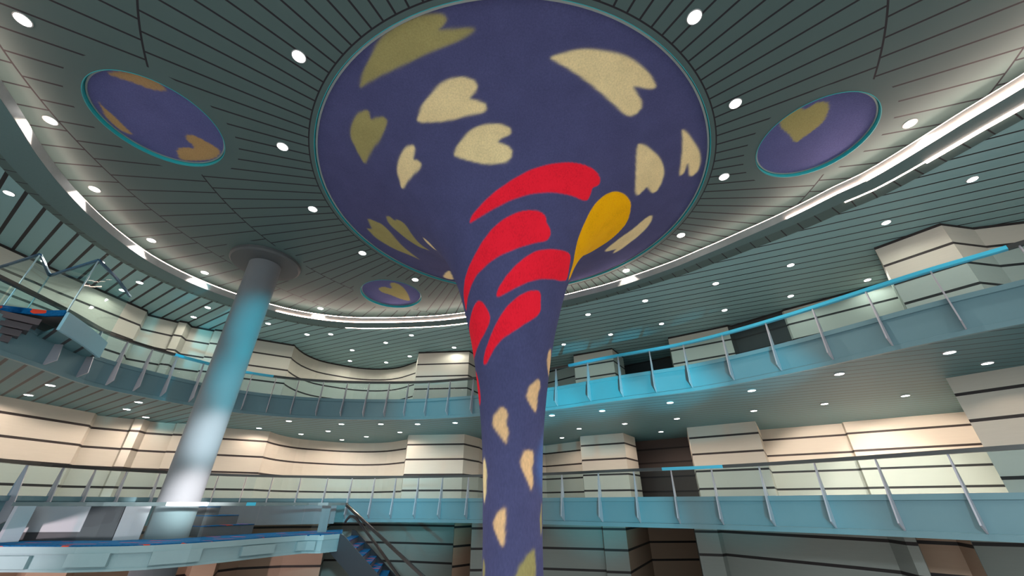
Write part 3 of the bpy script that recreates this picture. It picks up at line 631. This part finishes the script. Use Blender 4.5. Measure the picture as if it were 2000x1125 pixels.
# ------------------------------------------------------------------ balconies
POST_AZ = [-51.3, -48.8, -46.5, -44.3, -42.0, -39.4, -37.0, -34.3, -31.65, -29.0, -26.05, -23.1, -20.3, -17.6, -15.0, -12.15, -9.1, -5.7, -1.7, 2.4, 6.65,
           11.4, 15.9, 20.4, 25.05, 30.15, 35.5, 40.75, 46.1, 51.7, 57.9, 64.5]
def balcony(zb, zt, zr, label, cyan, top_lip):
    root = tag(empty('balcony', (0, 12.5, E(zb))), label, 'balcony', 'curved balconies around the hall')
    inv = root.matrix_basis.inverted()
    def ch(o, nm): o.name = nm; o.parent = root; o.matrix_parent_inverse = inv; return o
    path = bal_part(-74, 74, 190)
    prof = [(-0.05, zb), (0.03, zb), (0.03, zb+0.085), (0.0, zb+0.095), (0.0, zt-0.10), (0.03, zt-0.09), (0.03, zt), (-0.05, zt)]
    ch(sweep('fascia', path, prof, M_FASCIA), 'fascia')
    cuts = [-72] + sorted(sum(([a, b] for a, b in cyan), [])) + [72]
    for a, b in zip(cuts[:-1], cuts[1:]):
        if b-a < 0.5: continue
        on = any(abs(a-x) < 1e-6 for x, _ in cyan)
        o = ch(sweep('handrail', bal_part(a, b), [(-0.05, zr-0.035), (0.05, zr-0.035), (0.05, zr+0.03), (-0.05, zr+0.03)], M_CYANREFL if on else M_RAIL), 'handrail')
        o['label'] = 'handrail section painted with a bright cyan reflection' if on else 'dark metal handrail section'
    h = zr-zb
    fin = [(-0.02, 0.06), (0.20, 0.20), (0.035, h-0.03), (-0.005, h-0.03), (-0.045, zt-zb+0.02), (-0.045, 0.2)]
    V = [(n, -0.011, z) for n, z in fin]+[(n, 0.011, z) for n, z in fin]; k = len(fin)
    F = [tuple(range(k)), tuple(range(k, 2*k))]+[(i, (i+1) % k, k+(i+1) % k, k+i) for i in range(k)]
    proto = None
    for a in POST_AZ:
        p0, p1, p2 = pol(a-0.6, bal_r(a-0.6)), pol(a, bal_r(a)), pol(a+0.6, bal_r(a+0.6))
        dx, dy = p2[0]-p0[0], p2[1]-p0[1]; rz = math.atan2(-dx, dy)
        if proto is None: o = proto = mesh_obj('post', V, F, M_POST)
        else: o = proto.copy(); COL.objects.link(o)
        o.location = (p1[0], p1[1], E(zb)); o.rotation_euler = (0, 0, rz); ch(o, 'post')
    for a, b in zip([-62, -56]+POST_AZ[:-1], [-56, POST_AZ[0]]+POST_AZ[1:]):
        ch(sweep('glass_panel', bal_part(a+0.08, b-0.08, 4), [(-0.006, zt+0.002), (0.006, zt+0.002), (0.006, zr-0.037), (-0.006, zr-0.037)], M_GLASS), 'glass_panel')
    return root
balcony(2.455, 3.13, 3.715, 'upper curved balcony with pale blue fascia, fin posts and handrail with painted cyan reflection under the plank ceiling', [(-42.3, -32.0), (8.6, 57.2)], True)
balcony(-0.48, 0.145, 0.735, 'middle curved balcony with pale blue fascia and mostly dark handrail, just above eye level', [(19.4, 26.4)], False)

# ------------------------------------------------------------------ downlights
ORD = ['first', 'second', 'third', 'fourth', 'fifth', 'sixth', 'seventh', 'eighth', 'ninth', 'tenth', 'eleventh', 'twelfth', 'thirteenth', 'fourteenth', 'fifteenth',
       'sixteenth', 'seventeenth', 'eighteenth', 'nineteenth', 'twentieth']
def disc_mesh(r):
    me = bpy.data.meshes.new('lens'); k = 24
    me.from_pydata([(r*math.cos(2*math.pi*i/k), r*math.sin(2*math.pi*i/k), -0.012) for i in range(k)], [], [tuple(range(k))[::-1]])
    me.materials.append(M_LENS); return me
def trim_mesh(r):
    me = bpy.data.meshes.new('downlight'); k = 24; V = []; F = []
    pr = [(r*1.0, 0.02), (r*1.0, -0.012), (r*1.14, -0.012), (r*1.16, 0.0), (r*1.16, 0.02)]
    for i in range(k):
        t = 2*math.pi*i/k
        for q, z in pr: V.append((q*math.cos(t), q*math.sin(t), z))
    for i in range(k):
        for j in range(4): F.append((i*5+j, ((i+1) % k)*5+j, ((i+1) % k)*5+j+1, i*5+j+1))
    me.from_pydata(V, [], F); me.materials.append(M_DLTRIM); return me
def lamp(nm, energy, angle, color):
    l = bpy.data.lights.new(nm, 'SPOT'); l.energy = energy; l.spot_size = rad(angle); l.spot_blend = 0.35; l.color = color; l.shadow_soft_size = 0.06
    return l
WARM = (1.0, 0.82, 0.68)
L_IN = lamp('lamp', 330, 88, (1.0, 0.88, 0.78)); L_OUT = lamp('lamp', 44, 166, (0.92, 0.94, 0.82)); L_SOF = lamp('lamp', 85, 168, WARM); L_FAR = lamp('lamp', 1100, 84, WARM); L_LOW = lamp('lamp', 32, 130, WARM)
def family(pts, z, r, light, phrase, group):
    lens, trim = disc_mesh(r), trim_mesh(r)
    order = sorted(pts, key=lambda p: math.atan2(p[0], p[1]*0.874+z*0.486))
    for i, p in enumerate(order):
        o = link(bpy.data.objects.new('downlight', trim)); o.location = (p[0], p[1], E(z))
        tag(o, 'round white downlight %s, %s from the left' % (phrase, ORD[i]), 'downlight', group)
        q = link(bpy.data.objects.new('lens', lens), o)
        rr = math.hypot(*p); lt = light
        if light is L_SOF and p[0] > 7.5: lt = L_FAR if rr > 13.5 else L_LOW
        l = link(bpy.data.objects.new('lamp', lt), o); l.location = (0, 0, -0.03)
        if lt is L_FAR:          # wall washers turned towards the wall behind them
            l.rotation_euler = Vector((p[0]/rr, p[1]/rr, -0.75)).to_track_quat('-Z', 'Y').to_euler()
din = DATA['dl_in']
near = [p for p in din if math.hypot(p[0], p[1]-DY) < 6]; far = [p for p in din if math.hypot(p[0], p[1]-DY) >= 6]
family(near, H, 0.098, L_IN, 'in the ring close around the trumpet head', 'downlights around the trumpet head')
family(far, H, 0.098, L_IN, 'near the glowing edge of the radial ceiling', 'downlights near the ceiling edge')
do = DATA['dl_out']
family([p for p in do if p[0] < -0.5], Z2, 0.085, L_OUT, 'in the upper plank ceiling left of the trumpet', 'downlights in the upper plank ceiling')
family([p for p in do if p[0] >= -0.5], Z2, 0.085, L_OUT, 'in the upper plank ceiling right of the trumpet', 'downlights in the upper plank ceiling')
ds = DATA['dl_sof']
family([p for p in ds if p[0] < -0.5], Z1, 0.085, L_SOF, 'under the upper balcony deck left of the trumpet', 'downlights under the upper deck')
family([p for p in ds if p[0] >= -0.5], Z1, 0.085, L_SOF, 'under the upper balcony deck right of the trumpet', 'downlights under the upper deck')

# ------------------------------------------------------------------ lower landing with its balustrade
def rtab(tab):
    a, r = zip(*tab); return lambda az: float(np.interp(az, a, r))
nearR = rtab([(-60, 14.6), (-56, 13.9), (-52, 13.15), (-47.8, 12.3), (-43.1, 11.25), (-40, 10.9), (-37.7, 10.8), (-34.5, 10.9), (-31.4, 11.22), (-27.5, 11.75), (-24, 12.25), (-22.4, 12.1), (-20.35, 12.5)])
_back = rtab([(-60, 15.4), (-52, 14.4), (-47, 13.6), (-40.8, 12.4), (-35, 12.3), (-31, 12.9), (-20.35, 14.1)])
def backR(az): return min(_back(az), bal_r(az)-0.12)
def arc(fn, a0, a1, d=0.0, n=None):
    n = n or max(3, int(abs(a1-a0)/1.2)+2)
    return np.array([pol(a, fn(a)+d) for a in np.linspace(a0, a1, n)])
ZL = -0.66
land = tag(empty('stair_landing', (-7.0, 9.2, E(ZL))), 'curved stair landing at lower left with pale relief edge, blue carpet and glass balustrade', 'landing')
def lp(o, lab=None):
    o.parent = land; o.matrix_parent_inverse = land.matrix_basis.inverted()
    if lab: o['label'] = lab
    return o
npth = arc(nearR, -49.4, -20.35, 0, 60); bpth = arc(backR, -49.4, -20.35, 0, 40)
mb = MB(); mb.prism([tuple(p) for p in npth]+[tuple(p) for p in bpth[::-1]], -1.03, ZL-0.02); lp(mb.build('slab', M_SLAB))
mb = MB(); mb.prism([tuple(p) for p in arc(nearR, -48.2, -20.35, -0.03, 50)]+[tuple(p) for p in arc(backR, -48.2, -20.35, 0, 40)[::-1]], ZL-0.02, ZL+0.012); lp(mb.build('carpet', M_CARPET), 'blue carpet with small red flecks')
lp(sweep('edge_strip', arc(nearR, -49.4, -20.35, 0, 60), [(0, -0.77), (0.035, -0.77), (0.035, -0.665), (0, -0.665)], M_SLAB))
lp(sweep('edge_strip', arc(nearR, -49.4, -20.35, 0, 60), [(0, -1.035), (0.03, -1.035), (0.03, -1.0), (0, -1.0)], M_SLAB))
for a0, a1, z0, z1 in [(-49.3, -45.6, -0.99, -0.80), (-43.3, -40.5, -0.96, -0.765), (-37.6, -33.7, -0.97, -0.765), (-30.2, -27.2, -0.96, -0.79), (-25.0, -22.9, -0.97, -0.79)]:
    lp(sweep('relief_panel', arc(nearR, a0, a1), [(0, z0), (0.06, z0), (0.06, z1), (0, z1)], M_SLAB))
gp = [-48.0, -43.5, -38.8, -34.1, -29.5, -24.9, -20.5]
for a, b in zip(gp[:-1], gp[1:]):
    lp(sweep('glass_panel', arc(nearR, a+0.03, b-0.03, 0.09), [(-0.006, ZL+0.012), (0.006, ZL+0.012), (0.006, -0.038), (-0.006, -0.038)], M_GLASS2))
for a, b, mt in [(-48.3, -31.0, M_RAIL2), (-31.0, -30.1, M_CYANREFL), (-30.1, -20.35, M_RAIL2)]:  # short middle stretch has a cyan reflection painted on
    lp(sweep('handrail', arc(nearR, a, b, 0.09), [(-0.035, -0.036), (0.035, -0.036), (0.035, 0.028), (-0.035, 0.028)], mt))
v, f = box((*pol(-22.6, 13.0), -0.345), (0.22, 0.06, 0.62), rad(22)); lp(mesh_obj('end_post', v, f, M_MAUVE))
v, f = box((*pol(-47.55, 13.2), -0.345), (0.30, 0.06, 0.62), rad(47)); lp(mesh_obj('end_post', v, f, M_POST))

# panels added at the back of the landing for reflections of the column
par = tag(empty('reflection_panels', (-8.9, 9.2, E(ZL))), 'low white and dark panels standing in for glass reflections on the landing left of the round column', 'reflection_panels')
def pp(o): o.parent = par; o.matrix_parent_inverse = par.matrix_basis.inverted(); return o
def pan(a0, a1, z0, z1, m, nm, d=-0.05): pp(sweep(nm, arc(backR, a0, a1, d), [(-0.03, z0), (0.03, z0), (0.03, z1), (-0.03, z1)], m))
pan(-46.9, -43.3, -0.50, -0.045, M_LAV, 'white_panel'); pan(-46.9, -43.3, ZL+0.012, -0.50, M_DKPAN, 'low_dark_panel')
pan(-43.3, -40.9, ZL+0.012, -0.045, M_DKPAN, 'dark_panel'); pan(-40.9, -39.0, ZL+0.012, -0.045, M_LAV, 'white_panel')

par2 = tag(empty('side_steps', (-7.0, 11.2, E(ZL))), 'short dark flight of steps and grey panel on the landing right of the round column', 'steps')
def p2(o): o.parent = par2; o.matrix_parent_inverse = par2.matrix_basis.inverted(); return o
for i, (a1, z0, z1, d) in enumerate([(-29.6, ZL+0.012, -0.44, 0.0), (-31.3, -0.44, -0.24, 0.28), (-33.2, -0.24, -0.06, 0.56)]):
    p2(sweep('step', arc(backR, -34.4, a1, d), [(-0.6, z0), (0, z0), (0, z1-0.012), (-0.6, z1-0.012)], M_RISER))
    p2(sweep('tread_carpet', arc(backR, -34.4, a1, d), [(-0.6, z1-0.012), (0.01, z1-0.012), (0.01, z1), (-0.6, z1)], M_CARPET))
p2(sweep('grey_panel', arc(rtab([(-40, 13.9), (-20, 14.0)]), -34.6, -21.5), [(-0.03, -0.50), (0.03, -0.50), (0.03, -0.05), (-0.03, -0.05)], M_MAUVE))

# ------------------------------------------------------------------ stair going down from the landing
st = tag(empty('staircase', (-4.35, 11.65, E(-2.0))), 'dark staircase with blue carpeted treads going down from the lower landing beside the trumpet', 'staircase')
def sp(o): o.parent = st; o.matrix_parent_inverse = st.matrix_basis.inverted(); return o
P0 = np.array((-4.35, 11.65)); U = np.array((0.929, -0.370)); Wd = np.array((-0.20, 0.98))
def sw(s, w): return tuple(P0+U*s+Wd*w)
NS, TR, RI = 12, 0.25, 0.155
for i in range(1, NS+1):
    s0 = TR*(i-1); z = ZL-RI*i
    mb = MB(); mb.prism([sw(s0, 0.03), sw(s0+TR, 0.03), sw(s0+TR, 1.95), sw(s0, 1.95)], z-0.20, z-0.014); r = sp(mb.build('step', M_RISER))
    mb = MB(); mb.prism([sw(s0-0.0, 0.035), sw(s0+TR+0.012, 0.035), sw(s0+TR+0.012, 1.95), sw(s0, 1.95)], z-0.035, z)
    q = mb.build('tread_carpet', M_CARPET); q.parent = r; q['label'] = 'blue carpet on the tread'
for w0, w1 in ((-0.05, 0.03), (1.95, 2.02)):
    V = []; 
    for w in (w0, w1):
        for s, z in ((-0.02, -0.66), (0.12, -0.70), (3.05, -2.52), (3.05, -3.0), (0.5, -1.50), (-0.25, -1.06), (-0.3, -1.03), (-0.02, -1.03)):
            x, y = sw(s, w); V.append((x, y, E(z)))
    F = [tuple(range(8)), tuple(range(8, 16))]+[(i, (i+1) % 8, 8+(i+1) % 8, 8+i) for i in range(8)]
    sp(mesh_obj('stringer', V, F, M_STRING))
mb = MB(); mb.prism([sw(2.7, -0.05), sw(3.05, -0.05), sw(3.05, 2.02), sw(2.7, 2.02)], -EYE, -2.62); sp(mb.build('support', M_STRING))
r1 = [(*sw(q, 0.0), -0.02-0.55*q) for q in (0, 0.6, 1.2, 2.0, 2.6, 3.0)]
sp(mesh_obj('handrail', *ribbon(r1, 0.05, 0.07), M_WOODRAIL))
r2 = [(*sw(0.07, -0.03), -0.42), (*sw(0.13, -0.03), -0.34), (*sw(0.20, -0.03), -0.28), (*sw(0.30, -0.03), -0.28), (*sw(0.42, -0.03), -0.33), (*sw(1.175, -0.03), -0.885), (*sw(1.84, -0.03), -1.40), (*sw(2.6, -0.03), -1.98)]
sp(mesh_obj('handrail', *ribbon(r2, 0.045, 0.06), M_WOODRAIL))

# ------------------------------------------------------------------ upper landing with glass prows, far left
T1, T2, T3 = (-9.72, 8.72), (-8.96, 7.05), (-11.3, 8.3)
G1, GM, GL = (-10.0, 6.83), (-10.7, 7.7), (-11.9, 7.50)
up = tag(empty('upper_landing', (-9.8, 7.6, E(3.0))), 'pointed upper stair landing with pale blue side panel and clear glass prows at far left', 'landing')
def uq(o, lab=None):
    o.parent = up; o.matrix_parent_inverse = up.matrix_basis.inverted()
    if lab: o['label'] = lab
    return o
side = resample([T2, (-9.28, 7.85), T1], 0.15)
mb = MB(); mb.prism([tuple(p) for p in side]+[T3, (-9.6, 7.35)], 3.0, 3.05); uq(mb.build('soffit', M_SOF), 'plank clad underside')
uq(sweep('side_panel', side[::-1], [(-0.05, 2.99), (0.0, 2.99), (0.0, 3.37), (-0.05, 3.37)], M_SIDE))
mb = MB(); mb.prism([T2, (-9.37, 7.09), G1, GL, T3, T1], 3.29, 3.36); uq(mb.build('deck', M_RISER))
uq(mesh_obj('carpet_edge', *ribbon([(*T2, 3.345), (-9.37, 7.07, 3.345), (*G1, 3.345), (-10.9, 7.1, 3.345), (*GL, 3.345)], 0.05, 0.12), M_CARPET), 'blue carpet edge with red flecks')
for i in range(5):
    a0, z1, d = -53.0-0.35*i, 3.22-0.13*i, 0.18*i
    uq(sweep('step', np.array([pol(a, 11.7+d*0.3) for a in np.linspace(-59.5, a0, 6)]), [(-0.7, z1-0.14), (0.0, z1-0.14), (0.0, z1-0.02), (-0.7, z1-0.02)], M_DKPAN))
def gpanel(a, b, z0=3.40, z1=4.60):
    pts = np.array([a, ((a[0]+b[0])/2, (a[1]+b[1])/2), b]) if len(a) == 2 else np.array(a)
    uq(sweep('glass_panel', pts, [(-0.008, z0), (0.008, z0), (0.008, z1), (-0.008, z1)], M_GLASS2))
gpanel(GL, G1); gpanel(G1, GM); gpanel(GM, T2)
uq(sweep('glass_panel', side, [(-0.008, 3.37), (0.008, 3.37), (0.008, 4.60), (-0.008, 4.60)], M_GLASS2))
for pts in ([GL, G1], [G1, GM], [GM, T2], [tuple(p) for p in side]):
    uq(mesh_obj('handrail', *ribbon([(x, y, 4.615) for x, y in pts], 0.05, 0.045), M_BLUERAIL))
for p in (G1, GM, T2):
    uq(mesh_obj('glass_edge', *tube([(p[0], p[1], 3.38), (p[0], p[1], 4.6)], 0.014, 8), M_EDGE))
